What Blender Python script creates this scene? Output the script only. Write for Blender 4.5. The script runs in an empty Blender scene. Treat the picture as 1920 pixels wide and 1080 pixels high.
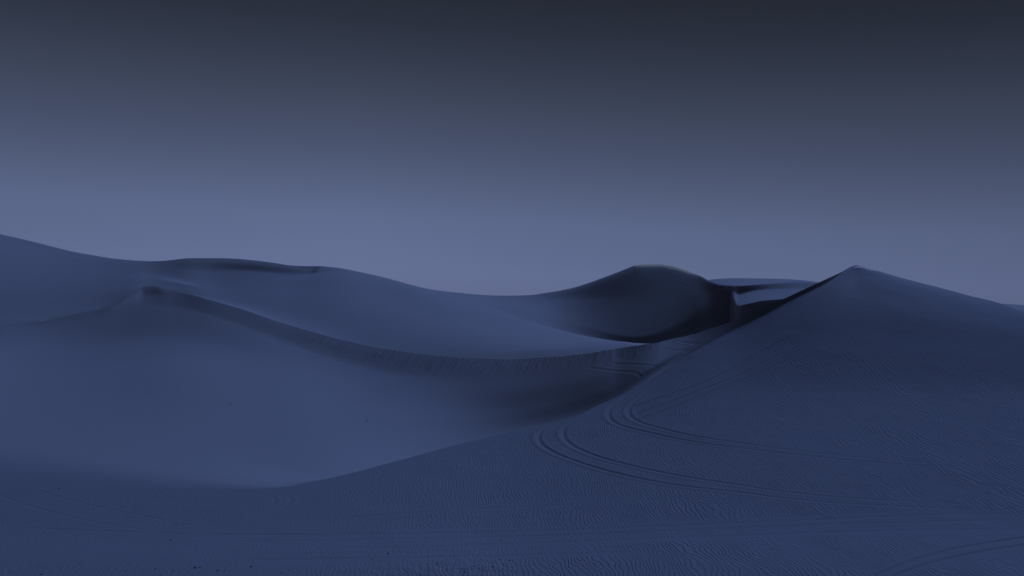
import bpy, math, random
import numpy as np
from mathutils import Vector

S = bpy.context.scene
# ------------------------------------------------------------------ camera
F = 1867.0            # focal length in units of a 1920 px wide picture
V0 = 580.0            # picture row of the true horizon (camera is level, lens shifted)
CAM_H = 6.0           # eye height over the flat sand
cam_d = bpy.data.cameras.new("camera")
cam_d.sensor_width = 36.0
cam_d.lens = 36.0 * F / 1920.0
cam_d.shift_y = -(540.0 - V0) / 1920.0
cam_d.clip_start = 0.1
cam_d.clip_end = 20000
cam = bpy.data.objects.new("camera", cam_d)
S.collection.objects.link(cam)
cam.location = (0, 0, CAM_H)
cam.rotation_euler = (math.radians(90), 0, 0)
S.camera = cam

# ------------------------------------------------------------------ sky
W = bpy.data.worlds.new("World")
S.world = W
W.use_nodes = True
nt = W.node_tree
nt.nodes.clear()
wout = nt.nodes.new("ShaderNodeOutputWorld")
wbg = nt.nodes.new("ShaderNodeBackground")
tc = nt.nodes.new("ShaderNodeTexCoord")
sep = nt.nodes.new("ShaderNodeSeparateXYZ")
nt.links.new(tc.outputs["Generated"], sep.inputs[0])


def wmath(op, a, b=None, c=None):
    n = nt.nodes.new("ShaderNodeMath")
    n.operation = op
    for i, s in enumerate((a, b, c)):
        if s is None:
            continue
        if isinstance(s, (int, float)):
            n.inputs[i].default_value = s
        else:
            nt.links.new(s, n.inputs[i])
    return n.outputs[0]


def srgb(c):
    r = []
    for v in c:
        v /= 255.0
        r.append(v / 12.92 if v <= 0.04045 else ((v + 0.055) / 1.055) ** 2.4)
    return (r[0], r[1], r[2], 1)


# twilight: pale belt over the horizon, dark slate overhead, a little brighter to the left
tilt = wmath('MULTIPLY', sep.outputs[0], 0.042)
el = wmath('ADD', sep.outputs[2], tilt)
fac = wmath('DIVIDE', wmath('ADD', el, 0.05), 1.05)
ramp = nt.nodes.new("ShaderNodeValToRGB")
nt.links.new(fac, ramp.inputs[0])
SKY = [(-0.05, (88, 96, 128)), (0.0, (95, 105, 140)), (0.035, (98, 110, 146)), (0.085, (93, 105, 139)),
       (0.12, (83, 94, 124)), (0.155, (72, 82, 108)), (0.195, (63, 71, 92)), (0.235, (52, 59, 76)),
       (0.27, (43, 49, 63)), (0.31, (36, 41, 51)), (0.45, (30, 34, 44)), (1.0, (24, 28, 40))]
els = ramp.color_ramp.elements
while len(els) < len(SKY):
    els.new(0.5)
for e, (p, c) in zip(els, SKY):
    e.position = (p + 0.05) / 1.05
for e, (p, c) in zip(els, SKY):
    e.color = srgb(c)
ramp.color_ramp.interpolation = 'LINEAR'
# fine uneven veil
nz = nt.nodes.new("ShaderNodeTexNoise")
nz.inputs["Scale"].default_value = 2.2
nz.inputs["Detail"].default_value = 2
mp = nt.nodes.new("ShaderNodeMapping")
mp.inputs["Scale"].default_value = (1, 1, 5)
nt.links.new(tc.outputs["Generated"], mp.inputs[0])
nt.links.new(mp.outputs[0], nz.inputs["Vector"])
veil = wmath('MULTIPLY_ADD', nz.outputs[0], 0.05, 0.975)
# air thins towards the right: lower strength
xs = wmath('MULTIPLY_ADD', sep.outputs[0], -0.22, 1.0)
ba = wmath('ADD', wmath('ABSOLUTE', wmath('ADD', sep.outputs[0], 0.15)), 0)
lat = wmath('MULTIPLY_ADD', ba, -0.30, 1.04)
lat = wmath('MAXIMUM', lat, 0.5)
# the afterglow lies ahead; the sky behind the viewer is already dark
mr = nt.nodes.new("ShaderNodeMapRange")
mr.interpolation_type = 'SMOOTHSTEP'
nt.links.new(sep.outputs[1], mr.inputs[0])
for i_, v_ in ((1, -0.4), (2, 0.8), (3, 0.22), (4, 1.0)):
    mr.inputs[i_].default_value = v_
lat = wmath('MULTIPLY', lat, mr.outputs[0])
nt.links.new(ramp.outputs[0], wbg.inputs[0])
nt.links.new(wmath('MULTIPLY', lat, veil), wbg.inputs[1])
nt.links.new(wbg.outputs[0], wout.inputs[0])

# ------------------------------------------------------------------ the low soft light left after sunset, behind the right-hand dune
SUN_AZ, SUN_EL = 34.0, 35.0     # degrees right of the view, above the horizon
sd = bpy.data.lights.new("sun", 'SUN')
sd.energy = 1.9
sd.angle = math.radians(22)
sd.color = (0.25, 0.41, 1.01)
sun = bpy.data.objects.new("sun", sd)
S.collection.objects.link(sun)
az, ele = math.radians(SUN_AZ), math.radians(SUN_EL)
to_sun = Vector((math.sin(az) * math.cos(ele), math.cos(az) * math.cos(ele), math.sin(ele)))
sun.rotation_euler = to_sun.to_track_quat('Z', 'Y').to_euler()
sun.location = (60, 60, 60)

S.view_settings.view_transform = 'Standard'
S.view_settings.look = 'None'
S.view_settings.exposure = 0
S.view_settings.gamma = 1
S.cycles.max_bounces = 6
S.cycles.diffuse_bounces = 4

# ------------------------------------------------------------------ terrain
rng = np.random.default_rng(7)


def pchip(x, y, xq):
    """monotone cubic through (x, y), constant outside"""
    x = np.asarray(x, float); y = np.asarray(y, float)
    h = np.diff(x); d = np.diff(y) / h
    m = np.zeros_like(y)
    ok = d[:-1] * d[1:] > 0
    w1 = 2 * h[1:] + h[:-1]; w2 = h[1:] + 2 * h[:-1]
    with np.errstate(divide='ignore', invalid='ignore'):
        mm = (w1 + w2) / (w1 / d[:-1] + w2 / d[1:])
    m[1:-1][ok] = mm[ok]
    m[0] = d[0]; m[-1] = d[-1]
    xq = np.clip(xq, x[0], x[-1])
    i = np.clip(np.searchsorted(x, xq, side='right') - 1, 0, len(h) - 1)
    t = (xq - x[i]) / h[i]
    return ((2*t**3 - 3*t**2 + 1) * y[i] + (t**3 - 2*t**2 + t) * h[i] * m[i]
            + (-2*t**3 + 3*t**2) * y[i+1] + (t**3 - t**2) * h[i] * m[i+1])


# bearings (column coordinate u: X = Y*(u-960)/F)
U = np.concatenate([np.arange(-1000, -240, 24.0), np.arange(-240, 2120, 1.6), np.arange(2130, 2960, 24.0)])
NU = len(U)


def gsm(a, sig, ax=0):
    if sig <= 0:
        return a
    r = int(3 * sig) + 1
    k = np.exp(-0.5 * (np.arange(-r, r + 1) / sig) ** 2); k /= k.sum()
    p = np.pad(a, r, mode='edge')
    return np.convolve(p, k, mode='valid')


def cur(pts, sig=4):
    x = [p[0] for p in pts]; y = [p[1] for p in pts]
    return gsm(pchip(x, y, U), sig)


def line(ys, vs=None, zs=None, sig=4, ysig=10, wide=0):
    """a line over the sand: distance Y(u) and either the sight-line row or the height under eye level"""
    Y = cur(ys, ysig)
    if wide:
        w = np.clip((U - 1290) / 50.0, 0, 1)
        Y = cur(ys, wide) * (1 - w) + Y * w
    z = Y * (V0 - cur(vs, sig)) / F if vs is not None else cur(zs, max(sig, 6))
    return [Y, z]


def march(P, vs, sl, sig=6, ssig=12, even=0):
    """the next line over the sand: on sight-line rows vs, reached from line P at gradient sl"""
    t = (V0 - cur(vs, sig)) / F
    g = cur(sl, ssig)
    Y = (P[1] - g * P[0]) / (t - g)
    if even:
        w = np.clip((1220 - U) / 160.0, 0, 1); w = w * w * (3 - 2 * w)
        Y = Y * (1 - w) + gsm(Y, even) * w
    return [Y, Y * t]


EV = [(0, 915), (490, 915), (533, 912.7), (583, 903), (640, 891.5), (707, 874), (773, 856.7), (840, 838), (907, 821.7),
      (973, 807), (1023, 798), (1073, 783), (1123, 760), (1173, 736.7), (1203, 720), (1220, 710), (1252, 690), (1290, 666),
      (1322, 647.5), (1365, 624), (1420, 597), (1447, 583), (1480, 565), (1513, 549), (1547, 532), (1573, 516), (1593, 503), (1605, 498),
      (1617, 500), (1643, 507), (1680, 518), (1713, 527), (1753, 537), (1787, 546), (1820, 555), (1847, 561), (1873, 568), (1920, 584), (2200, 640)]
L = {}
L['A0'] = line([(0, 7), (1920, 7)], zs=[(0, -5.3), (1920, -5.3)])
L['A1'] = line([(0, 20), (1920, 19.6)], vs=[(0, 1080), (1920, 1080)])
L['A2'] = line([(0, 25.3), (1920, 25)], vs=[(0, 985), (1920, 985)])
L['A3'] = march(L['A2'], [(0, 945), (500, 945), (900, 900), (1200, 860), (1605, 860), (1920, 860)],
                [(0, .01), (500, .01), (900, .02), (1200, .04), (1400, .06), (1605, .07), (1920, .07)], 20, 30)
L['A4'] = march(L['A3'], [(0, 930), (500, 930), (900, 860), (1200, 790), (1300, 765), (1400, 740), (1605, 740), (1920, 740)],
                [(0, .01), (500, .01), (900, .03), (1200, .08), (1400, .11), (1605, .13), (1920, .13)], 20, 30)
L['A5'] = march(L['A4'], [(0, 922), (500, 922), (900, 840), (1050, 815), (1200, 750), (1300, 710), (1400, 660), (1605, 640), (1920, 660)],
                [(0, .01), (500, .01), (900, .03), (1200, .13), (1400, .22), (1605, .29), (1920, .28)], 20, 25)
L['A6'] = march(L['A5'], [(0, 917), (500, 917), (900, 829), (1050, 800), (1200, 730), (1300, 680), (1400, 625), (1500, 588), (1605, 558), (1750, 588), (1920, 618)],
                [(0, .01), (500, .01), (900, .03), (1200, .16), (1400, .29), (1605, .35), (1920, .28)], 14, 20)
L['E'] = march(L['A6'], EV, [(0, .01), (500, .01), (900, .02), (1100, .08), (1200, .17), (1400, .32), (1500, .36), (1605, .31), (1700, .25), (1920, .16)], 2.5, 16)
E = L['E']
# ridge line of the slip face, up to the peak on the right
CV = [(-400, 625), (0, 609), (55, 604), (83, 601.7), (133, 591), (173, 581.7), (207, 573), (227, 563), (253, 547), (271, 537.3), (283, 536.3), (313, 542.7), (360, 553),
      (413, 567.7), (467, 584), (520, 602.7), (573, 618.5), (640, 637), (693, 649), (760, 660), (827, 667.7), (893, 672), (960, 673.7), (1013, 671),
      (1080, 665.7), (1147, 655), (1200, 647.3), (1229, 643), (1258, 636), (1287, 630), (1308, 624.6), (1329, 617), (1350, 611), (1381, 599.6),
      (1412, 585), (1454, 566), (1470, 560), (1500, 546), (1513, 540), (1540, 527.5), (1563, 517), (1580, 509), (1597, 499.5), (1605, 497.3), (1625, 505), (1680, 530), (1847, 582), (1920, 600)]
C1 = line([(0, 100), (55, 102), (150, 108.5), (233, 115.5), (280, 117.5), (413, 108), (520, 98), (640, 87), (760, 77), (893, 67.5), (960, 63.4), (1013, 60.3), (1080, 56.6), (1147, 54.4), (1229, 54),
           (1308, 55.2), (1920, 60)], vs=CV, sig=1.6, ysig=10)
# left of the peak the ridge is the upper rim of one even slope
tC = (V0 - cur(CV, 1.6)) / F
yl = 34.98 / (.32 - tC)
q_ = np.clip((370 - U) / 100.0, 0, 1); q_ = q_ * q_ * (3 - 2 * q_)
C1[0] = C1[0] * (1 - q_) + yl * q_
C1[1] = C1[0] * tC
C2 = march(E, CV, [(0, .44), (1200, .44), (1240, .48), (1290, .58), (1320, .85), (1345, 1.1), (1400, 1.15), (1480, 1.05), (1580, 1.3), (1920, 1.3)], 1.6)
C2[0] = np.where(U > 1600, E[0] + 1.0 + np.clip((U - 1605) * .02, 0, 6), C2[0])
C2[1] = C2[0] * (V0 - cur(CV, 1.6)) / F
bl = np.clip((U - 1150) / 90.0, 0, 1); bl = bl * bl * (3 - 2 * bl)
CYY = C1[0] * (1 - bl) + C2[0] * bl
L['C'] = [CYY, CYY * (V0 - cur(CV, 1.6)) / F]
C = L['C']
# its foot and the valley this side of it, walked downhill from the ridge
FV = [(-400, 640), (0, 622), (55, 612), (150, 602), (207, 592), (233, 584), (260, 577), (290, 573), (333, 578), (383, 587), (417, 601), (467, 618), (533, 643),
      (600, 666), (693, 693), (760, 704), (827, 708), (893, 710), (980, 707), (1027, 701), (1093, 691), (1150, 681), (1229, 669), (1290, 652), (1330, 625), (1920, 640)]
L['F'] = march(C, FV, [(0, .14), (45, .2), (95, .32), (200, .32), (240, .36), (290, .30), (340, .29), (400, .26), (640, .185), (900, .17), (1013, .18), (1147, .28), (1229, .34), (1920, .4)], 6, 20, 14)
L['V3'] = march(L['F'], [(0, 665), (300, 640), (500, 672), (700, 721), (900, 735), (1050, 722), (1150, 702), (1230, 684), (1290, 656), (1920, 660)],
                [(0, .09), (80, .22), (300, .21), (500, .11), (700, .07), (900, .15), (1050, .17), (1150, .24), (1229, .4), (1920, .4)], 16, 20, 45)
L['V2'] = march(L['V3'], [(0, 720), (300, 700), (500, 725), (700, 763), (900, 775), (1050, 755), (1150, 724), (1230, 694), (1290, 661), (1920, 680)],
                [(0, .03), (300, .06), (500, .05), (700, .04), (800, .10), (900, .18), (1000, .21), (1050, .22), (1150, .26), (1229, .5), (1920, .5)], 16, 20, 50)
ve = cur(EV, 2.5)
v1 = cur([(0, 850), (400, 852), (480, 866), (560, 892), (640, 893), (700, 883)], 16)
z1 = cur([(0, -5.48), (300, -5.5), (420, -5.58), (560, -5.8)], 16)
V1a = [z1 * F / (V0 - v1), z1]
V1b = march(L['V2'], [(u_, v_ + 7) for u_, v_ in EV], [(0, .03), (600, .03), (700, .05), (800, .10), (900, .18), (1000, .23), (1050, .26), (1150, .33), (1920, .5)], 16, 30, 45)
bb = np.clip((U - 620) / 180.0, 0, 1)
L['V1'] = [V1a[j] * (1 - bb) + V1b[j] * bb for j in (0, 1)]
ww = np.clip((1200 - U) / 120.0, 0, 1); ww = ww * ww * (3 - 2 * ww)
for j in (0, 1):
    L['V1'][j] = L['V1'][j] * (1 - ww) + gsm(L['V1'][j], 40) * ww
L['V1'][0] = np.maximum(L['V1'][0], E[0] + .6)
dip = cur([(0, .0), (480, .02), (640, .12), (900, .3), (1100, .35), (1230, .1), (1300, 0), (1920, 0)])
L['Et'] = [E[0] * .45 + L['V1'][0] * .55, E[1] * .4 + L['V1'][1] * .6 - dip]
# to the right of the saddle the slip face runs straight from the near edge to its crest
bl = np.clip((U - 1130) / 150.0, 0, 1); bl = bl * bl * (3 - 2 * bl)
ex = 1 + .3 * np.clip((1330 - U) / 50.0, 0, 1)
for k, f in zip(('Et', 'V1', 'V2', 'V3', 'F'), (0.08, 0.2, 0.35, 0.55, 0.8)):
    for j in (0, 1):
        L[k][j] = L[k][j] * (1 - bl) + (E[j] * (1 - (f if j else f ** ex)) + C[j] * (f if j else f ** ex)) * bl
wsd = np.clip((U - 1020) / 180.0, 0, 1) * np.clip((1350 - U) / 40.0, 0, 1); wsd = wsd * wsd * (3 - 2 * wsd)
CE = [C[0] - E[0], None]
for k in ('Et', 'V1', 'V2', 'V3', 'F'):
    fr = (L[k][0] - E[0]) / CE[0]; fz = (L[k][1] - E[1]) / (C[1] - E[1] + 1e-9)
    fr = fr * (1 - wsd) + gsm(fr, 16) * wsd; fz = fz * (1 - wsd) + gsm(np.clip(fz, -1.5, 1.2), 16) * wsd
    L[k][0] = np.where(wsd > 0, E[0] + fr * CE[0], L[k][0]); L[k][1] = np.where(wsd > 0, E[1] + fz * (C[1] - E[1]), L[k][1])
L['Ct'] = [C[0] + cur([(0, 5), (200, 5), (280, 5), (350, 5), (900, 5), (1229, 4), (1300, 8)]),
           C[1] + cur([(0, .5), (180, .0), (250, -.35), (300, -.3), (370, .05), (440, .2), (760, .5), (1180, .1), (1229, -.5), (1300, -2.5), (1605, -4), (1920, -3)])]
L['G'] = line([(0, 130), (280, 127), (350, 128), (400, 130), (480, 134), (547, 140), (587, 143), (640, 147), (720, 150), (797, 150), (873, 146), (973, 135), (1080, 118), (1177, 100), (1229, 88),
               (1262, 112), (1300, 135), (1500, 138), (1920, 150)],
              vs=[(-400, 570), (0, 551), (200, 561), (280, 551), (320, 545), (350, 541.7), (400, 537), (433, 533), (480, 526), (520, 519), (547, 516.7), (587, 513), (610, 511), (640, 511), (680, 516), (720, 524.5), (760, 534), (797, 543),
                  (837, 553), (873, 565), (920, 580), (973, 596), (1027, 612), (1080, 626), (1127, 635), (1177, 642), (1200, 643.5), (1229, 645), (1262, 655), (1300, 648), (1400, 640), (1920, 625)], sig=2)
G = L['G']
mf = 0.5
L['Gm'] = [L['Ct'][0] * (1 - mf) + G[0] * mf,
           L['Ct'][1] * (1 - mf) + G[1] * mf + cur([(0, 0), (350, 0), (500, -.1), (760, -.25), (1000, -.2), (1150, 0), (1229, 0), (1262, -.6), (1320, -1.5)])]
L['Gt'] = line([(0, 150), (280, 132), (440, 137), (547, 144), (600, 149), (700, 154), (797, 156), (873, 162), (943, 173), (1080, 170), (1200, 166), (1254, 166.7), (1300, 169), (1340, 168), (1366, 164), (1376, 157), (1385, 155.5), (1440, 152.6), (1500, 151.6), (1920, 170)],
               zs=[(0, 5.8), (200, 2.9), (280, 2.5), (350, 2.3), (440, 3.2), (547, 4.6), (585, 5.15), (600, 5.5), (640, 5.85), (700, 5.2), (750, 4.1), (797, 2.9), (873, 1.0), (943, -1.0), (1080, -5.0), (1150, -5.8), (1229, -6.1), (1254, -6.25), (1300, -5.75), (1340, -4.4), (1366, -3.6), (1385, -3.2), (1440, -2.2), (1500, -1.9), (1600, -1.5), (1920, -4)], wide=20, ysig=3)
L['M2'] = line([(0, 166), (280, 150), (440, 152), (540, 150.9), (587, 152), (600, 152), (620, 152), (700, 157), (797, 162), (873, 177), (943, 191), (1000, 192), (1080, 186), (1200, 173), (1254, 173.6), (1300, 179), (1340, 177), (1366, 172), (1377, 166), (1384, 161), (1440, 158), (1500, 157), (1920, 180)],
               vs=[(-400, 400), (0, 500), (200, 520), (300, 517), (440, 508), (547, 514.5), (587, 511.8), (592, 506), (600, 505), (640, 504.5), (680, 513), (720, 522), (760, 532), (797, 542.5), (833, 551), (873, 558), (973, 575), (1080, 592), (1200, 611), (1254, 603), (1300, 574), (1340, 566), (1366, 568), (1376, 575), (1384, 574), (1402, 570), (1433, 563.5), (1465, 561), (1500, 557), (1600, 560), (1920, 610)], sig=1.5, ysig=2, wide=20)
L['M3'] = line([(0, 180), (200, 172), (300, 163), (440, 155), (547, 153.6), (600, 154), (700, 158), (797, 165), (873, 188), (943, 211), (1000, 212), (1080, 204), (1200, 196), (1254, 194), (1300, 187.4), (1340, 180), (1366, 176), (1384, 175.8), (1402, 175.6), (1425, 174.8), (1460, 173), (1500, 171), (1920, 200)],
               vs=[(-400, 360), (0, 470), (200, 500), (300, 499), (333, 493), (367, 491), (440, 492), (547, 503), (587, 507), (600, 501), (640, 504), (680, 512), (720, 521), (760, 531.5), (797, 542), (833, 548.5), (873, 553.5), (943, 560), (993, 562), (1080, 555), (1200, 530), (1254, 530), (1300, 545), (1366, 551), (1384, 554), (1402, 548.5), (1425, 544.5), (1460, 542.5), (1500, 542), (1600, 550), (1920, 605)], sig=1.5, ysig=3, wide=20)
L['K'] = line([(0, 200), (150, 192), (250, 182), (300, 175), (347, 168), (440, 158), (547, 155), (590, 156), (640, 157), (720, 160), (797, 168), (833, 180), (873, 200), (943, 228), (1000, 226), (1080, 217), (1133, 212), (1194, 208), (1254, 204), (1296, 194), (1329, 184), (1371, 178.5), (1440, 176.8), (1540, 176), (1920, 215)],
              vs=[(-500, 280), (-200, 378), (0, 438.5), (33, 446), (87, 459), (133, 471), (177, 479), (217, 485.5), (260, 489), (283, 490), (300, 489.5), (320, 487.5), (337, 485), (352, 483), (413, 483), (440, 484), (473, 487), (507, 491), (547, 497), (567, 498), (593, 498), (617, 500),
                  (640, 503), (680, 511), (720, 520), (760, 531), (797, 541.5), (833, 546), (873, 550), (907, 553), (943, 554), (993, 553), (1020, 549), (1053, 543.5), (1080, 537), (1107, 528), (1133, 518), (1160, 507), (1180, 498.5), (1194, 493.3), (1217, 492), (1235, 491.7),
                  (1254, 493.7), (1275, 499.6), (1296, 508), (1317, 517), (1329, 525), (1346, 531.5), (1371, 534.6), (1400, 534), (1440, 531), (1500, 528), (1540, 530), (1600, 545), (1700, 565), (1920, 590)], sig=1.5, wide=30)
K = L['K']
# the far dark dune: dim upper slope, steep shaded slip below a slanting brow
def settle(P, sg):
    t = P[1] / P[0]
    w = np.clip((1362 - U) / 60.0, 0, 1); w = w * w * (3 - 2 * w)
    Y = P[0] * (1 - w) + gsm(P[0], sg) * w
    return [Y, Y * t]


m3 = march(K, [(900, 560), (993, 562), (1080, 560), (1200, 560), (1254, 552), (1300, 546), (1330, 545), (1350, 543.5), (1366, 543), (1920, 560)],
           [(900, .08), (1000, .12), (1080, .25), (1200, .38), (1260, .42), (1300, .48), (1340, .55), (1366, .55)], 6, 16)
m3 = settle(m3, 26)
m2 = march(m3, [(900, 575), (1000, 583), (1080, 604), (1200, 634), (1254, 615), (1300, 588), (1330, 565), (1350, 556), (1366, 553), (1920, 580)],
           [(900, .09), (1000, .14), (1080, .27), (1200, .39), (1260, .48), (1300, .6), (1340, .7), (1366, .7)], 6, 16)
m2 = settle(m2, 26)
mg = march(m2, [(900, 592), (1000, 616), (1080, 636), (1200, 650), (1254, 650), (1300, 642), (1340, 628), (1366, 618), (1920, 640)],
           [(900, .1), (1000, .15), (1080, .28), (1200, .5), (1254, .6), (1366, .7)], 6, 16)
mg = settle(mg, 26)
wm = np.clip((U - 940) / 100.0, 0, 1) * np.clip((1380 - U) / 12.0, 0, 1); wm = wm * wm * (3 - 2 * wm)
for k, q in (('M3', m3), ('M2', m2), ('Gt', mg)):
    for j in (0, 1):
        L[k][j] = L[k][j] * (1 - wm) + q[j] * wm
L['Kt'] = [K[0] + cur([(0, 12), (700, 12), (943, 20), (1200, 15), (1317, 25), (1920, 25)]),
           K[1] - cur([(0, 3), (590, 3), (797, 2), (943, 2.5), (1200, 4), (1300, 3), (1345, .3), (1440, .15), (1540, .6), (1920, 2)])]
L['Zm'] = line([(0, 270), (1920, 270)], zs=[(0, -1), (900, -3), (1200, -1), (1290, 1.5), (1330, 7.0), (1440, 7.4), (1540, 6.8), (1700, 0), (1800, -.5), (1920, -.5)])
L['Z'] = line([(0, 330), (1920, 330)],
              vs=[(0, 600), (1100, 600), (1200, 570), (1270, 535), (1300, 519), (1331, 518), (1371, 518.4), (1400, 519), (1454, 520), (1485, 520.6), (1500, 522.5), (1537, 527), (1600, 540), (1700, 556), (1800, 561), (1847, 563.3), (1900, 567), (1920, 569.5), (2100, 577)], sig=2)
L['W1'] = line([(0, 420), (1920, 420)], zs=[(0, -6), (1920, -6)])
L['W2'] = line([(0, 700), (1920, 700)], zs=[(0, -7), (1920, -7)])
L['W3'] = line([(0, 9000), (1920, 9000)], zs=[(0, -8), (1920, -8)])

ORDER = ['A0', 'A1', 'A2', 'A3', 'A4', 'A5', 'A6', 'E', 'Et', 'V1', 'V2', 'V3', 'F', 'C', 'Ct', 'Gm', 'G', 'Gt', 'M2', 'M3', 'K', 'Kt', 'Zm', 'Z', 'W1', 'W2', 'W3']
NSUB = dict(A0=60, A1=130, A2=130, A3=110, A4=90, A5=60, A6=60, E=12, Et=20, V1=70, V2=50, V3=40, F=60, C=16, Ct=60, Gm=60, G=16, Gt=50, M2=40, M3=36, K=16, Kt=16, Zm=20, Z=10, W1=10, W2=10)
# sharpness of the break in slope at a line, over u
SH = {
    'E': [(0, 0), (480, 0), (560, .8), (640, 1), (1610, 1), (1640, .3), (1920, .3)],
    'F': [(0, 0), (200, 0), (240, .1), (350, .35), (700, .3), (1100, .1), (1229, 0)],
    'C': [(0, 0), (50, .2), (90, 1), (1610, 1), (1700, 0)],
    'G': [(0, 0), (340, 0), (410, 1), (587, 1), (620, 0), (790, 0), (840, .8), (1229, 1), (1280, 0)],
    'Gt': [(0, 0), (350, 0), (400, .4), (580, .4), (600, 0)],
    'M2': [(0, 0), (1365, 0), (1384, 1), (1500, 1)],
    'M3': [(0, 0), (1375, 0), (1390, .7), (1500, .7), (1600, 0)],
    'K': [(0, .0), (320, 0), (350, .6), (590, .8), (640, 0), (1100, 0), (1190, .4), (1320, .8), (1500, .8)],
}
wl = np.clip((400 - U) / 130.0, 0, 1); wl = wl * wl * (3 - 2 * wl)
for k, f in (('Gm', .2), ('G', .4), ('Gt', .55), ('M2', .7), ('M3', .85)):
    for j in (0, 1):
        L[k][j] = L[k][j] * (1 - wl) + (L['Ct'][j] * (1 - f) + L['K'][j] * f) * wl
ws = np.clip((360 - U) / 160.0, 0, 1); ws = ws * ws * (3 - 2 * ws)
for k in ('Gm', 'G', 'Gt', 'M2', 'M3'):
    for j in (0, 1):
        L[k][j] = L[k][j] * (1 - ws) + gsm(L[k][j], 45) * ws
PY = np.array([L[k][0] for k in ORDER]); PZ = np.array([L[k][1] for k in ORDER])
for i in range(1, len(ORDER)):
    PY[i] = np.maximum(PY[i], PY[i-1] + np.where(U < 1130, 0.15, 0.02))
H = np.diff(PY, axis=0); D = np.diff(PZ, axis=0) / H
n = len(ORDER)
M = np.zeros_like(PY)
w1 = 2 * H[1:] + H[:-1]; w2 = H[1:] + 2 * H[:-1]
ok = D[:-1] * D[1:] > 0
with np.errstate(divide='ignore', invalid='ignore'):
    hm = (w1 + w2) / (w1 / D[:-1] + w2 / D[1:])
M[1:-1] = np.where(ok, hm, 0)
M[0] = D[0]; M[-1] = D[-1]
ML = M.copy(); MR = M.copy()     # slope arriving / leaving
for k, pts in SH.items():
    i = ORDER.index(k); s = pchip([p[0] for p in pts], [p[1] for p in pts], U)
    ML[i] = M[i] * (1 - s) + D[i-1] * s
    MR[i] = M[i] * (1 - s) + D[i] * s
# G in the plateau stretch 590..797 etc. keeps its pchip slope
rows_Y, rows_Z, row_seg, row_t = [], [], [], []
for i in range(n - 1):
    ns = NSUB[ORDER[i]]
    for q in range(ns):
        t = q / ns
        if ORDER[i] == 'W2' or ORDER[i] == 'W1':
            t = t ** 1.5
        h = H[i]
        Yq = PY[i] + t * h
        Zq = ((2*t**3 - 3*t**2 + 1) * PZ[i] + (t**3 - 2*t**2 + t) * h * MR[i]
              + (-2*t**3 + 3*t**2) * PZ[i+1] + (t**3 - t**2) * h * ML[i+1])
        rows_Y.append(Yq); rows_Z.append(Zq); row_seg.append(i); row_t.append(t)
rows_Y.append(PY[-1]); rows_Z.append(PZ[-1]); row_seg.append(n - 1); row_t.append(0)
RY = np.array(rows_Y); RZ = np.array(rows_Z); row_seg = np.array(row_seg); row_t = np.array(row_t)
NR = len(RY)
idx = {k: int(np.where(row_seg == i)[0][0]) for i, k in enumerate(ORDER)}
# even out the curvature within each slope, leaving the crests where they are
keep = np.ones((NR, NU))
for k, pts in SH.items():
    s = pchip([p[0] for p in pts], [p[1] for p in pts], U)
    keep[idx[k]] = 1 - s
for k in ('E', 'C', 'G', 'K'):
    keep[idx[k]] = np.minimum(keep[idx[k]], 0.15)
keep[idx['E']] *= (U < 1590)
keep[0] = 0; keep[-1] = 0
for it in range(60):
    lo, hi = RY[:-2], RY[2:]
    f = (RY[1:-1] - lo) / (hi - lo)
    tgt = RZ[:-2] * (1 - f) + RZ[2:] * f
    RZ[1:-1] += 0.5 * keep[1:-1] * (tgt - RZ[1:-1])
    if it % 3 == 0:
        tg2 = 0.5 * (RZ[:, :-2] + RZ[:, 2:])
        RZ[:, 1:-1] += 0.4 * keep[:, 1:-1] * (tg2 - RZ[:, 1:-1])
# broad sideways evening of every slope, none at the crest lines
r_ = 60
kk = np.exp(-0.5 * (np.arange(-r_, r_ + 1) / 15.0) ** 2); kk /= kk.sum()
padz = np.pad(RZ, ((0, 0), (r_, r_)), mode='edge')
nf = padz.shape[1] + 2 * r_
bz = np.fft.irfft(np.fft.rfft(padz, nf, axis=1) * np.fft.rfft(kk, nf)[None, :], nf, axis=1)[:, 2 * r_:2 * r_ + NU]
dist = np.full((NR, NU), 1e3)
rowi = np.arange(NR)[:, None]
for k in ('E', 'C', 'G', 'K', 'M2', 'M3'):
    s = pchip([p[0] for p in SH[k]], [p[1] for p in SH[k]], U)
    if k == 'K': s = np.ones(NU)
    if k == 'E': s = np.maximum(s, (U > 1300) * 1.0)
    dist = np.minimum(dist, np.abs(rowi - idx[k]) + 60 * (1 - s)[None, :])
wb = np.clip(dist / 22.0, 0, 1); wb = wb * wb * (3 - 2 * wb)
wb = wb
pm = (rowi > idx['Gt'] - 10) & (rowi < idx['K']) & (U[None, :] > 1290) & (U[None, :] < 1530)
wb = np.where(pm, wb * (1 - .85 * np.clip((U - 1290) / 80, 0, 1)[None, :]), wb)
wq = .8 * np.clip((U - 420) / 100, 0, 1) * np.clip((680 - U) / 60, 0, 1)
wb = np.where((rowi > idx['G']) & (rowi < idx['K']), wb * (1 - wq)[None, :], wb)
pe = (rowi > idx['E'] - 6) & (rowi < idx['C'] + 4)
wb = np.where(pe, wb * np.clip((1270 - U) / 60, 0, 1)[None, :], wb)
RZ = RZ * (1 - wb) + bz * wb
RX = RY * (U[None, :] - 960.0) / F
VP = V0 - RZ / RY * F            # sight-line row of every vertex

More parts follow.
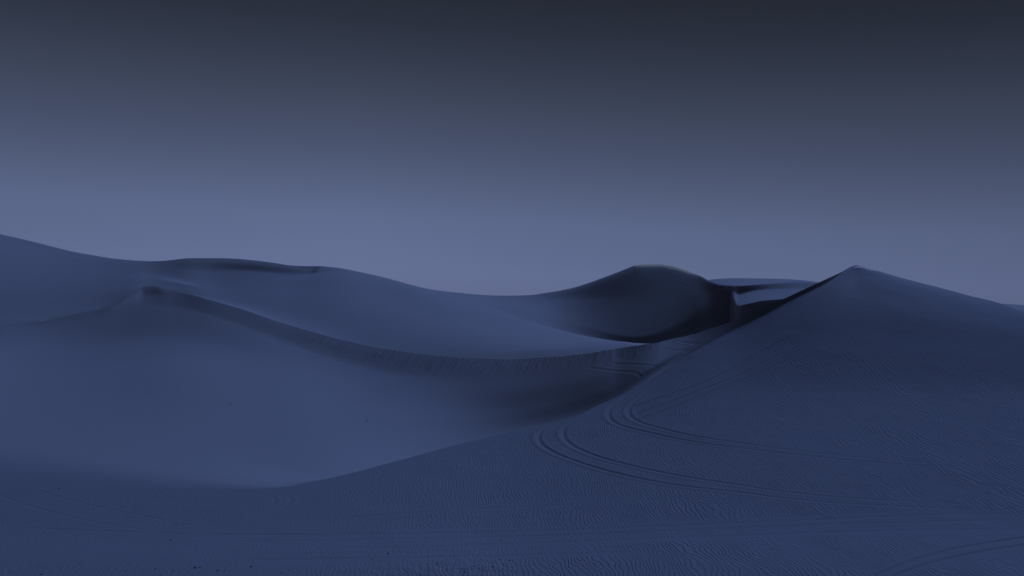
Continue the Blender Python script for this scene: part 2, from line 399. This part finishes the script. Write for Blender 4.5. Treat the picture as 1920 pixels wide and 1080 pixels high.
# hollows and swells of the wind-packed sand (low relief)
def fbm(X, Yv, scale, seed, octs=4):
    r = np.random.default_rng(seed)
    out = np.zeros_like(X)
    amp = 1.0
    for o in range(octs):
        for j in range(3):
            a = r.uniform(0, 2 * math.pi); ph = r.uniform(0, 2 * math.pi); fr = 2 * math.pi / scale * r.uniform(.7, 1.4)
            out += amp * np.sin(fr * (X * math.cos(a) + Yv * math.sin(a)) + ph + 1.3 * np.sin(fr * .6 * (X * math.sin(a) - Yv * math.cos(a)) + ph * 2))
        amp *= 0.5; scale *= 0.5
    return out / 6.0


near = (row_seg < ORDER.index('E'))[:, None] * np.ones((1, NU))
RZ += near * 0.012 * fbm(RX, RY, 3.2, 3) * np.clip((RY - 8) / 6, 0, 1) * np.clip((E[0][None, :] - RY) / 3, 0, 1)
rt = np.clip((U - 700) / 500, 0, 1)[None, :]

# ------------------------------------------------------------------ wheel ruts: pressed into the sheet
def project(u, v, r0, r1):
    """the point of the sand (between rows r0 and r1 of the sheet) seen along a sight line"""
    ci = np.interp(u, U, np.arange(NU))
    c = int(ci); fc = ci - c
    c2 = min(c + 1, NU - 1)
    vv = VP[r0:r1, c] * (1 - fc) + VP[r0:r1, c2] * fc
    yy = RY[r0:r1, c] * (1 - fc) + RY[r0:r1, c2] * fc
    zz = RZ[r0:r1, c] * (1 - fc) + RZ[r0:r1, c2] * fc
    o = np.argsort(-vv)
    Yp = float(np.interp(-v, -vv[o], yy[o])); Zp = float(np.interp(-v, -vv[o], zz[o]))
    return Yp * (u - 960.0) / F, Yp, Zp


DZ = np.zeros_like(RZ); RIP = np.zeros_like(RZ)
CALM = np.zeros_like(RZ)      # where wheels flattened the ripples


def rut(pts, r0, r1, width=.26, depth=.05, berm=.03, calm=1.0, fade0=0, fade1=0, lip=1):
    P = np.array([project(u, v, r0, r1)[:2] for u, v in pts])
    d = np.concatenate([[0], np.cumsum(np.hypot(*np.diff(P, axis=0).T))])
    keepi = np.concatenate([[True], np.diff(d) > 1e-6]); P = P[keepi]; d = d[keepi]
    m = max(24, int(d[-1] / 0.35)); m = min(m, 260)
    s = np.linspace(0, d[-1], m)
    px = gsm(pchip(d, P[:, 0], s), 2.0); py = gsm(pchip(d, P[:, 1], s), 2.0)
    s = s / s[-1]
    reach = width * 3.2
    X = RX[r0:r1]; Y = RY[r0:r1]
    best = np.full(X.shape, 1e9); side = np.zeros(X.shape); par = np.zeros(X.shape)
    for a in range(m - 1):
        x0, x1 = px[a], px[a+1]; y0, y1 = py[a], py[a+1]
        jy0 = min(y0, y1) - reach; jy1 = max(y0, y1) + reach
        ulo = 960 + F * (min(x0, x1) - reach) / max(jy0, 5) if min(x0, x1) - reach < 0 else 960 + F * (min(x0, x1) - reach) / jy1
        uhi = 960 + F * (max(x0, x1) + reach) / max(jy0, 5) if max(x0, x1) + reach > 0 else 960 + F * (max(x0, x1) + reach) / jy1
        c0, c1 = np.searchsorted(U, [ulo, uhi])
        if c1 <= c0:
            continue
        rowmask = np.where((Y[:, c0:c1].max(axis=1) > jy0) & (Y[:, c0:c1].min(axis=1) < jy1))[0]
        if len(rowmask) == 0:
            continue
        ra, rb = rowmask[0], rowmask[-1] + 1
        xs_ = X[ra:rb, c0:c1]; ys_ = Y[ra:rb, c0:c1]
        dx, dy = x1 - x0, y1 - y0
        l2 = dx * dx + dy * dy + 1e-12
        t = np.clip(((xs_ - x0) * dx + (ys_ - y0) * dy) / l2, 0, 1)
        ex = xs_ - x0 - t * dx; ey = ys_ - y0 - t * dy
        dd = np.hypot(ex, ey)
        b = best[ra:rb, c0:c1]; upd = dd < b
        b[upd] = dd[upd]
        side[ra:rb, c0:c1][upd] = np.sign(dx * ey - dy * ex)[upd]
        par[ra:rb, c0:c1][upd] = (s[a] + t * (s[a+1] - s[a]))[upd]
    near_ = best < reach
    sd_ = best * side
    env = np.ones_like(best)
    if fade0 > 0:
        env *= np.clip(par / fade0, 0, 1)
    if fade1 > 0:
        env *= np.clip((1 - par) / fade1, 0, 1)
    w = width / 2
    prof = np.interp(sd_ * (1 if lip < 0 else -1) / w, [-3, -2.2, -1.5, -.9, .4, .8, 1.25, 1.6, 2.4, 3], [0, .1 * berm, berm, .75 * berm, -depth, -.8 * depth, .35 * berm, .6 * berm, .1 * berm, 0])
    DZ[r0:r1] += np.where(near_, prof * env, 0)
    CALM[r0:r1] = np.maximum(CALM[r0:r1], np.where(near_, calm * env * np.exp(-(sd_ / (1.5 * width)) ** 4), 0))


a0, aE = idx['A0'], idx['E'] + 1
v0r, vCr = idx['V1'], idx['C'] + 1
big = dict(width=.25, depth=.028, berm=.026)
# four hairpin ruts on the right-hand dune
rut([(1110, 766), (1080, 779), (1050, 790), (1030, 798), (1012, 808), (1005, 820), (1013, 835), (1035, 849), (1083, 867), (1140, 885), (1207, 900), (1280, 913), (1380, 923), (1480, 937), (1580, 945), (1680, 950), (1813, 955), (1960, 958)], a0, aE, fade0=.05, fade1=.5, lip=-1, **big)
rut([(1150, 749), (1130, 759), (1107, 775), (1077, 788), (1057, 800), (1051, 813), (1060, 828), (1083, 843), (1123, 858), (1173, 872), (1223, 883), (1280, 895), (1380, 909), (1480, 925), (1580, 934), (1700, 941), (1900, 948)], a0, aE, fade0=.05, fade1=.5, lip=-1, **big)
rut([(1240, 700), (1220, 711), (1190, 732), (1160, 752), (1140, 767), (1137, 780), (1147, 792), (1172, 802), (1210, 810), (1280, 826), (1380, 840), (1480, 853), (1580, 863), (1713, 873), (1850, 880)], a0, aE, fade0=.05, fade1=.4, lip=-1, **big)
rut([(1300, 664), (1272, 685), (1240, 712), (1210, 735), (1187, 755), (1175, 767), (1175, 777), (1185, 787), (1210, 797), (1252, 807), (1280, 815), (1380, 830), (1480, 845), (1580, 855), (1680, 865), (1850, 872)], a0, aE, fade0=.05, fade1=.4, lip=-1, **big)
thin = dict(width=.2, depth=.024, berm=.022, lip=-1, calm=.8)
rut([(1190, 761), (1265, 737), (1340, 710), (1363, 697), (1420, 663), (1467, 638), (1513, 620), (1563, 606), (1600, 600)], a0, aE, fade1=.3, **thin)
rut([(1190, 777), (1280, 745), (1380, 707), (1447, 673), (1513, 645), (1580, 627), (1640, 614), (1690, 607)], a0, aE, fade1=.6, **thin)
rut([(1200, 785), (1280, 757), (1380, 717), (1447, 690), (1547, 647), (1640, 628)], a0, aE, fade1=.6, **thin)
rut([(1630, 1083), (1680, 1062), (1713, 1048), (1813, 1023), (1920, 1007), (1960, 1002)], a0, aE, width=.13, depth=.022, berm=.012)
rut([(1665, 1084), (1747, 1053), (1830, 1035), (1920, 1020), (1960, 1015)], a0, aE, width=.13, depth=.022, berm=.012)
# old flattened wheel lines sweeping across the near sand
for pts, wd in (([(300, 1003), (640, 1001), (960, 996), (1280, 984), (1500, 975), (1700, 966), (1960, 960)], .5),
                ([(200, 1018), (640, 1012), (960, 1006), (1280, 994), (1500, 985), (1700, 979), (1960, 973)], .45),
                ([(500, 1030), (820, 1024), (1100, 1014), (1400, 1003), (1600, 996), (1960, 990)], .55),
                ([(-40, 985), (120, 992), (380, 1000), (700, 1004)], .2),
                ([(560, 975), (760, 962), (960, 950), (1100, 946)], .4), ([(400, 1050), (700, 1046), (1000, 1040), (1240, 1032)], .5)):
    rut(pts, a0, aE, width=wd * .6, depth=.008, berm=.004, calm=.6, fade0=.15, fade1=.1)
# loops on the flat sand at the lower left
flat = dict(width=.16, depth=.005, berm=.002, calm=.6)
rut([(383, 917), (467, 921), (500, 924), (520, 930), (526, 938), (513, 953), (477, 968), (417, 985), (333, 998), (240, 1004)], a0, aE, fade0=.2, fade1=.3, **flat)
rut([(483, 919), (533, 923), (548, 929), (553, 936), (547, 947), (517, 965), (467, 982), (383, 995), (280, 1005)], a0, aE, fade0=.2, fade1=.3, **flat)
rut([(-30, 905), (33, 940), (100, 960), (183, 980), (300, 997), (420, 1008)], a0, aE, fade1=.3, **flat)
rut([(60, 912), (117, 933), (200, 953), (300, 973), (383, 990), (450, 998)], a0, aE, fade1=.3, **flat)
rut([(120, 862), (93, 867), (60, 872), (44, 882), (46, 894), (60, 908)], idx['Et'], idx['V2'], fade0=.4, **flat)
# wheel marks on the slip face and in the saddle
r2 = dict(width=.22, depth=.008, berm=.008)
rut([(1250, 652), (1262, 656), (1285, 656), (1293, 661), (1285, 670)], v0r, vCr, **r2)
rut([(1265, 637), (1282, 642), (1308, 644), (1318, 648), (1302, 660)], v0r, vCr, **r2)
rut([(1097, 688), (1127, 692), (1177, 696), (1200, 703), (1206, 711)], v0r, vCr, fade0=.2, **r2)
rut([(1135, 677), (1177, 682), (1218, 686), (1236, 692)], v0r, vCr, fade0=.3, **r2)
rut([(1208, 648), (1202, 659), (1193, 666)], v0r, vCr, **r2)
# faint tracks on the far dark dune
g0, kE = idx['Gt'], idx['K']
far = dict(width=.5, depth=.02, berm=.015)
rut([(1219, 520), (1219, 529), (1208, 547), (1192, 564)], g0, kE, fade0=.2, fade1=.4, **far)
rut([(1168, 519), (1178, 527), (1173, 543), (1158, 564), (1131, 595), (1100, 622)], g0, kE, fade1=.2, **far)
rut([(1188, 522), (1198, 532), (1188, 550), (1160, 578), (1131, 603), (1108, 624)], g0, kE, fade1=.3, **far)
rut([(1100, 526), (1130, 520), (1162, 517), (1180, 522)], g0, kE, fade0=.3, **far)
rut([(1222, 520), (1260, 525), (1300, 540), (1340, 550)], g0, kE, fade1=.4, **far)
rut([(1321, 549), (1300, 565), (1278, 578)], g0, kE, fade1=.4, **far)
rut([(1424, 548), (1405, 557), (1390, 572)], g0, kE, fade0=.2, **far)
RZ += DZ

# ------------------------------------------------------------------ masks carried by the sheet
seg = row_seg[:, None] * np.ones((1, NU)); tt = row_t[:, None] * np.ones((1, NU))
UU = np.ones((NR, 1)) * U[None, :]
iE = ORDER.index('E')
rip = np.where(seg < iE, 1.0, 0.0)
top = np.clip((VP - 590) / 210, 0, 1)
rightm = np.clip((UU - 350) / 950, 0.22, 1)
rip *= (0.1 + 0.9 * top) * rightm
rip *= np.clip(1 - np.clip((UU - 1750) / 300, 0, 1) * np.clip((760 - VP) / 120, 0, 1), 0, 1)
# flat patch of the left valley keeps faint ripples
rip = np.where((seg >= iE) & (seg < ORDER.index('V2')) & (UU < 420), 0.16, rip)
patch = 0.9 + 0.3 * fbm(RX, RY * 1.6, 9, 21) + 0.4 * fbm(RX * .22, RY * 1.3, 2.6, 33)
rip *= np.clip(patch, .3, 1.45)
rip *= (1 - CALM)
streak = np.zeros_like(RZ)
fF = ORDER.index('F')
m = (seg == fF)
streak = np.where(m, np.clip(tt * 2.2, 0, 1), 0) * np.clip((UU - 400) / 200, .12, 1) * np.clip((1330 - UU) / 120, 0, 1)
streak = np.where(seg == ORDER.index('M3'), .5 * np.clip((UU - 460) / 60, 0, 1) * np.clip((585 - UU) / 15, 0, 1) * np.clip((1 - tt) * 5, 0, 1), streak)
cap = np.zeros_like(RZ)
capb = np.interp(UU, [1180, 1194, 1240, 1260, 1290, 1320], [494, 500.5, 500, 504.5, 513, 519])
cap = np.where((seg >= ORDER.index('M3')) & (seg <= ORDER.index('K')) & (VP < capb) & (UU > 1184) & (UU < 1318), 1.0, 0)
tip = np.zeros_like(RZ)
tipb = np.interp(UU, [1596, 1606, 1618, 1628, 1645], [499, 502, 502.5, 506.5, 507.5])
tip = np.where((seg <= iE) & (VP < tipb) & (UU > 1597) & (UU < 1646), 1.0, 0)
# churned patch near the camera, lower middle
ch = np.exp(-((UU - 880) / 130) ** 2 - ((VP - 1068) / 22) ** 2) * (seg < iE)

# the wind-rippled sand gets its duller shading painted in as a darker colour
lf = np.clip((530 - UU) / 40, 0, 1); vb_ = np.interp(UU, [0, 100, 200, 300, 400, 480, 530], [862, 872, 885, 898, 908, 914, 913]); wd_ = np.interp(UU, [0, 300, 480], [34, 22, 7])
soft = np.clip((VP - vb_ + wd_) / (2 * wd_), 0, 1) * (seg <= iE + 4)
dune_shade = np.where(seg < iE, 1.0, 0.0) * (1 - lf) + soft * soft * (3 - 2 * soft) * lf
dune_shade = dune_shade * np.clip((UU - 350) / 700, .75, 1) * np.clip((VP - 500) / 110, .1, 1)
# ------------------------------------------------------------------ sand material
mat = bpy.data.materials.new("sand")
mat.use_nodes = True
mt = mat.node_tree
mt.nodes.clear()
N = mt.nodes.new
def lk(a, b): mt.links.new(a, b)
out = N("ShaderNodeOutputMaterial"); bs = N("ShaderNodeBsdfPrincipled")
bs.inputs["Roughness"].default_value = 0.95
bs.inputs["Specular IOR Level"].default_value = 0.08
lk(bs.outputs[0], out.inputs[0])
geo = N("ShaderNodeNewGeometry")
sx = N("ShaderNodeSeparateXYZ"); lk(geo.outputs["Position"], sx.inputs[0])
def att(name):
    a = N("ShaderNodeAttribute"); a.attribute_name = name; return a.outputs["Fac"]
def mm(op, a, b=None, c=None):
    nd = N("ShaderNodeMath"); nd.operation = op
    for i, s in enumerate((a, b, c)):
        if s is None: continue
        if isinstance(s, (int, float)): nd.inputs[i].default_value = s
        else: lk(s, nd.inputs[i])
    return nd.outputs[0]
def noise(vec, scale, detail=3, rough=.5):
    nd = N("ShaderNodeTexNoise"); nd.inputs["Scale"].default_value = scale
    nd.inputs["Detail"].default_value = detail; nd.inputs["Roughness"].default_value = rough
    lk(vec, nd.inputs["Vector"]); return nd.outputs["Fac"]
def vec(x, y, z):
    nd = N("ShaderNodeCombineXYZ")
    for i, s in enumerate((x, y, z)):
        if isinstance(s, (int, float)): nd.inputs[i].default_value = s
        else: lk(s, nd.inputs[i])
    return nd.outputs[0]
X_, Y_, Z_ = sx.outputs
# ripples: crests run away from the viewer; spacing widens up the dune
w_a = noise(vec(mm('MULTIPLY', X_, .35), mm('MULTIPLY', Y_, .12), 0), 1.0, 2)
w_b = noise(vec(mm('MULTIPLY', X_, 1.2), mm('MULTIPLY', Y_, .5), 3.3), 1.0, 2)
w_c = noise(vec(mm('MULTIPLY', X_, 3.5), mm('MULTIPLY', Y_, 1.5), 7.7), 1.0, 2)
spacing = mm('MULTIPLY_ADD', mm('MAXIMUM', mm('SUBTRACT', Y_, 20.0), 0.0), 0.0014, 0.135)
xw = mm('ADD', X_, mm('MULTIPLY', mm('SUBTRACT', w_a, .5), 1.6))
xw = mm('ADD', xw, mm('MULTIPLY', mm('SUBTRACT', w_b, .5), .55))
xw = mm('ADD', xw, mm('MULTIPLY', mm('SUBTRACT', w_c, .5), .24))
xw = mm('ADD', xw, mm('MULTIPLY', Y_, 0.06))
def saw(sp):
    ph = mm('FRACT', mm('DIVIDE', xw, sp))
    # gentle windward side, short steep lee side facing left
    up = mm('DIVIDE', ph, .30)
    dn = mm('DIVIDE', mm('SUBTRACT', 1.0, ph), .70)
    h = mm('MINIMUM', up, dn)
    return mm('MULTIPLY', mm('SMOOTHSTEP' if False else 'POWER', h, 1.2), sp)
# two fixed spacings mixed by distance so crests stay unbroken
h1 = saw(.104); h2 = saw(.15)
mixf = N("ShaderNodeMapRange"); mixf.interpolation_type = 'SMOOTHSTEP'
lk(mm('ADD', X_, mm('MULTIPLY', w_a, 5.0)), mixf.inputs[0]); mixf.inputs[1].default_value = 11; mixf.inputs[2].default_value = 17
hmix = N("ShaderNodeMix"); lk(mixf.outputs[0], hmix.inputs[0]); lk(h1, hmix.inputs[2]); lk(h2, hmix.inputs[3])
amp = mm('MULTIPLY', att("ripple"), mm('MULTIPLY_ADD', w_b, 1.2, .35))
rh = mm('MULTIPLY', mm('MULTIPLY', hmix.outputs[0], amp), 0.16)
# streaks of slumped sand down the slip face
sv = vec(mm('ADD', mm('MULTIPLY', X_, 5.0), mm('MULTIPLY', Z_, -3.4)), mm('MULTIPLY', Y_, .22), mm('MULTIPLY', Z_, .35))
st = noise(sv, 1.0, 5, .65)
sh = mm('MULTIPLY', mm('MULTIPLY', mm('SUBTRACT', st, .5), att("streak")), mm('MULTIPLY_ADD', mm('MAXIMUM', mm('SUBTRACT', noise(vec(mm('MULTIPLY', X_, .45), mm('MULTIPLY', Y_, .3), 5.0), 1.0, 3), .38), 0.0), .45, .035))
# grain and small unevenness
gr = mm('MULTIPLY', noise(geo.outputs["Position"], 9.0, 3), .004)
lump = mm('MULTIPLY', mm('MULTIPLY', noise(vec(mm('MULTIPLY', X_, 4.0), mm('MULTIPLY', Y_, 2.5), 0), 1.0, 5, .6), att("churn")), .09)
tot = mm('ADD', mm('ADD', rh, sh), mm('ADD', gr, lump))
bump = N("ShaderNodeBump"); bump.inputs["Strength"].default_value = 1.0; bump.inputs["Distance"].default_value = 1.0
lk(tot, bump.inputs["Height"]); lk(bump.outputs[0], bs.inputs["Normal"])
# colour: pale sand with faint mottling
cn = noise(vec(mm('MULTIPLY', X_, .12), mm('MULTIPLY', Y_, .07), 0), 1.0, 5, .6)
cg = noise(geo.outputs["Position"], 3.0, 4, .7)
val = mm('ADD', mm('MULTIPLY', mm('SUBTRACT', cn, .5), .09), mm('MULTIPLY_ADD', mm('SUBTRACT', cg, .5), .10, 1.0))
base = N("ShaderNodeMix"); base.data_type = 'RGBA'; base.blend_type = 'MULTIPLY'; base.inputs[0].default_value = 1
base.inputs[6].default_value = (.40, .375, .36, 1); cc = N("ShaderNodeCombineColor")
for i in range(3): lk(val, cc.inputs[i])
lk(cc.outputs[0], base.inputs[7])
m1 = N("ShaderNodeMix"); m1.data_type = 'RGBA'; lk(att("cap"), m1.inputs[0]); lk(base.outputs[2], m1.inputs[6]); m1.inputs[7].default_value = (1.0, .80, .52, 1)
m3 = N("ShaderNodeMix"); m3.data_type = 'RGBA'; m3.blend_type = 'MULTIPLY'; lk(mm('MULTIPLY', att("dune_shade"), 1.0), m3.inputs[0]); lk(m1.outputs[2], m3.inputs[6]); m3.inputs[7].default_value = (.62, .64, .68, 1)  # multiplies the painted shade of the near dune into the sand colour
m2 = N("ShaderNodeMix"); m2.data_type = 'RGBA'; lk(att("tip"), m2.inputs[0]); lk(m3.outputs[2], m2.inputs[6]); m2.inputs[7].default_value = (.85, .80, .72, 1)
lk(m2.outputs[2], bs.inputs["Base Color"])


def sheet(name, r0, r1):
    X = RX[r0:r1+1]; Y = RY[r0:r1+1]; Z = RZ[r0:r1+1] + CAM_H
    nr = X.shape[0]
    co = np.stack([X, Y, Z], -1).reshape(-1, 3).astype(np.float32)
    i = np.arange(nr - 1)[:, None] * NU + np.arange(NU - 1)[None, :]
    q = np.stack([i, i + 1, i + 1 + NU, i + NU], -1).reshape(-1, 4).astype(np.int32)
    me = bpy.data.meshes.new(name)
    me.vertices.add(len(co)); me.vertices.foreach_set("co", co.ravel())
    me.loops.add(q.size); me.loops.foreach_set("vertex_index", q.ravel())
    me.polygons.add(len(q)); me.polygons.foreach_set("loop_start", np.arange(0, q.size, 4, dtype=np.int32))
    me.update(calc_edges=True)
    me.polygons.foreach_set("use_smooth", np.ones(len(q), dtype=bool))
    for an, arr in (("ripple", rip), ("streak", streak), ("cap", cap), ("tip", tip), ("churn", ch), ("dune_shade", dune_shade)):
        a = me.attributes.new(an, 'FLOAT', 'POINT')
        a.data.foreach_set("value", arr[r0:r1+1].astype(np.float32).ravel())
    me.materials.append(mat)
    o = bpy.data.objects.new(name, me)
    S.collection.objects.link(o)
    o['kind'] = 'structure'
    return o


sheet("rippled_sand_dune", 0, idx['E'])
sheet("sand_valley", idx['E'], idx['C'])
sheet("smooth_sand_dune", idx['C'], idx['G'])
sheet("far_sand_dune", idx['G'], idx['K'])
sheet("horizon_sand", idx['K'], NR - 1)


# ------------------------------------------------------------------ loose stones on the sand
import bmesh

def stone_mat(name, col):
    m = bpy.data.materials.new(name); m.use_nodes = True
    t = m.node_tree; b = t.nodes["Principled BSDF"]
    b.inputs["Roughness"].default_value = .8
    nn = t.nodes.new("ShaderNodeTexNoise"); nn.inputs["Scale"].default_value = 60
    rr = t.nodes.new("ShaderNodeValToRGB")
    rr.color_ramp.elements[0].color = tuple(c * .6 for c in col) + (1,)
    rr.color_ramp.elements[1].color = tuple(min(1, c * 1.4) for c in col) + (1,)
    t.links.new(nn.outputs["Fac"], rr.inputs[0]); t.links.new(rr.outputs[0], b.inputs["Base Color"])
    return m


dark_stone = stone_mat("dark_stone", (.03, .028, .028))
pale_stone = stone_mat("pale_stone", (.75, .72, .68))
R_ = random.Random(11)


def pebble(u, v, px, label, valley=False, pale=False):
    r0, r1 = (idx['V1'], idx['C']) if valley else (a0, aE)
    x, y, z = project(u, v, r0, r1)
    rad = 0.5 * px * y / F
    bm = bmesh.new()
    bmesh.ops.create_icosphere(bm, subdivisions=3, radius=1.0)
    a, b, c = R_.uniform(1, 1.5), R_.uniform(.8, 1.05), R_.uniform(.6, .85)
    dirs = [Vector((R_.gauss(0, 1), R_.gauss(0, 1), R_.gauss(0, 1))).normalized() for _ in range(9)]
    cut = [R_.uniform(.72, .95) for _ in dirs]
    for w in bm.verts:
        p = w.co.copy()
        for d_, k_ in zip(dirs, cut):          # chipped facets
            q = p.dot(d_)
            if q > k_:
                p -= d_ * (q - k_) * .85
        w.co = Vector((p.x * a * rad, p.y * b * rad, p.z * c * rad))
    me = bpy.data.meshes.new("pebble"); bm.to_mesh(me); bm.free()
    for f in me.polygons: f.use_smooth = True
    me.materials.append(pale_stone if pale else dark_stone)
    o = bpy.data.objects.new("pebble", me)
    S.collection.objects.link(o)
    o.location = (x, y, z + CAM_H + rad * c * .35)
    o.rotation_euler = (0, 0, R_.uniform(0, 6.28))
    o['label'] = label; o['category'] = 'pebble'; o['group'] = 'stones scattered on the sand'


for args in (
    (78, 1077, 3.2, 'dark pebble at the bottom edge of the picture, nearest the left corner'),
    (138, 1062, 2.2, 'tiny dark pebble just above and right of the one in the lower left corner'),
    (292, 1067, 2.4, 'small dark pebble alone near the bottom edge, far left of the close pair'),
    (302, 1078, 2.2, 'dark pebble cut by the bottom edge left of the paired stones'),
    (325, 1070, 2.6, 'flat dark pebble between the lone stone and the close pair at the lower left'),
    (366, 1065, 4.2, 'largest dark stone of the close pair at the lower left'),
    (375, 1064, 3.0, 'smaller dark stone touching the right side of the close pair at the lower left'),
    (408, 1070, 3.4, 'dark round pebble just right of the close pair at the lower left'),
    (421, 1070, 2.0, 'tiny dark chip beside the round pebble right of the close pair'),
    (471, 1063, 4.0, 'lone round black stone right of the cluster at the lower left'),
    (528, 1075, 2.4, 'small dark pebble near the bottom edge, right of the lone round black stone'),
    (542, 1069, 2.4, 'small dark pebble up and right of the one at the bottom edge'),
    (320, 1013, 3.0, 'dark pebble on the flat sand well above the cluster at the lower left'),
    (330, 985, 2.2, 'tiny dark pebble lying inside the looping wheel tracks at the left'),
    (111, 916, 2.6, 'dark pebble beside the curved old track near the left side'),
    (696, 1050, 2.4, 'small dark pebble left of the churned sand at the bottom middle'),
    (728, 1039, 3.2, 'dark pebble highest of those left of the churned sand at the bottom middle'),
    (788, 1078, 3.0, 'dark stone at the bottom edge just left of the churned sand'),
    (820, 1057, 2.4, 'small dark pebble at the upper left rim of the churned sand'),
    (863, 1073, 2.6, 'left dark stone of two low in the churned sand at the bottom middle'),
    (872, 1073.5, 3.4, 'right dark stone of two low in the churned sand at the bottom middle'),
    (889, 1062, 3.6, 'dark stone in the middle of the churned sand'),
    (936, 1049, 3.0, 'dark pebble above the pale stone at the bottom middle'),
    (956, 1051, 2.6, 'dark pebble right of and above the pale stone at the bottom middle'),
    (939, 1014, 2.4, 'small dark pebble highest above the churned sand at the bottom middle'),
):
    pebble(*args)
pebble(924, 1062, 4.0, 'only pale stone, lying in the churned sand at the bottom middle', pale=True)
pebble(432, 757, 2.4, 'tiny dark stone far out on the smooth valley floor at the left', valley=True)
pebble(688, 790, 2.4, 'tiny dark stone on the valley floor left of the rippled dune edge', valley=True)
pebble(660, 802, 2.0, 'tiny dark stone lower and left of its neighbour near the rippled dune edge', valley=True)
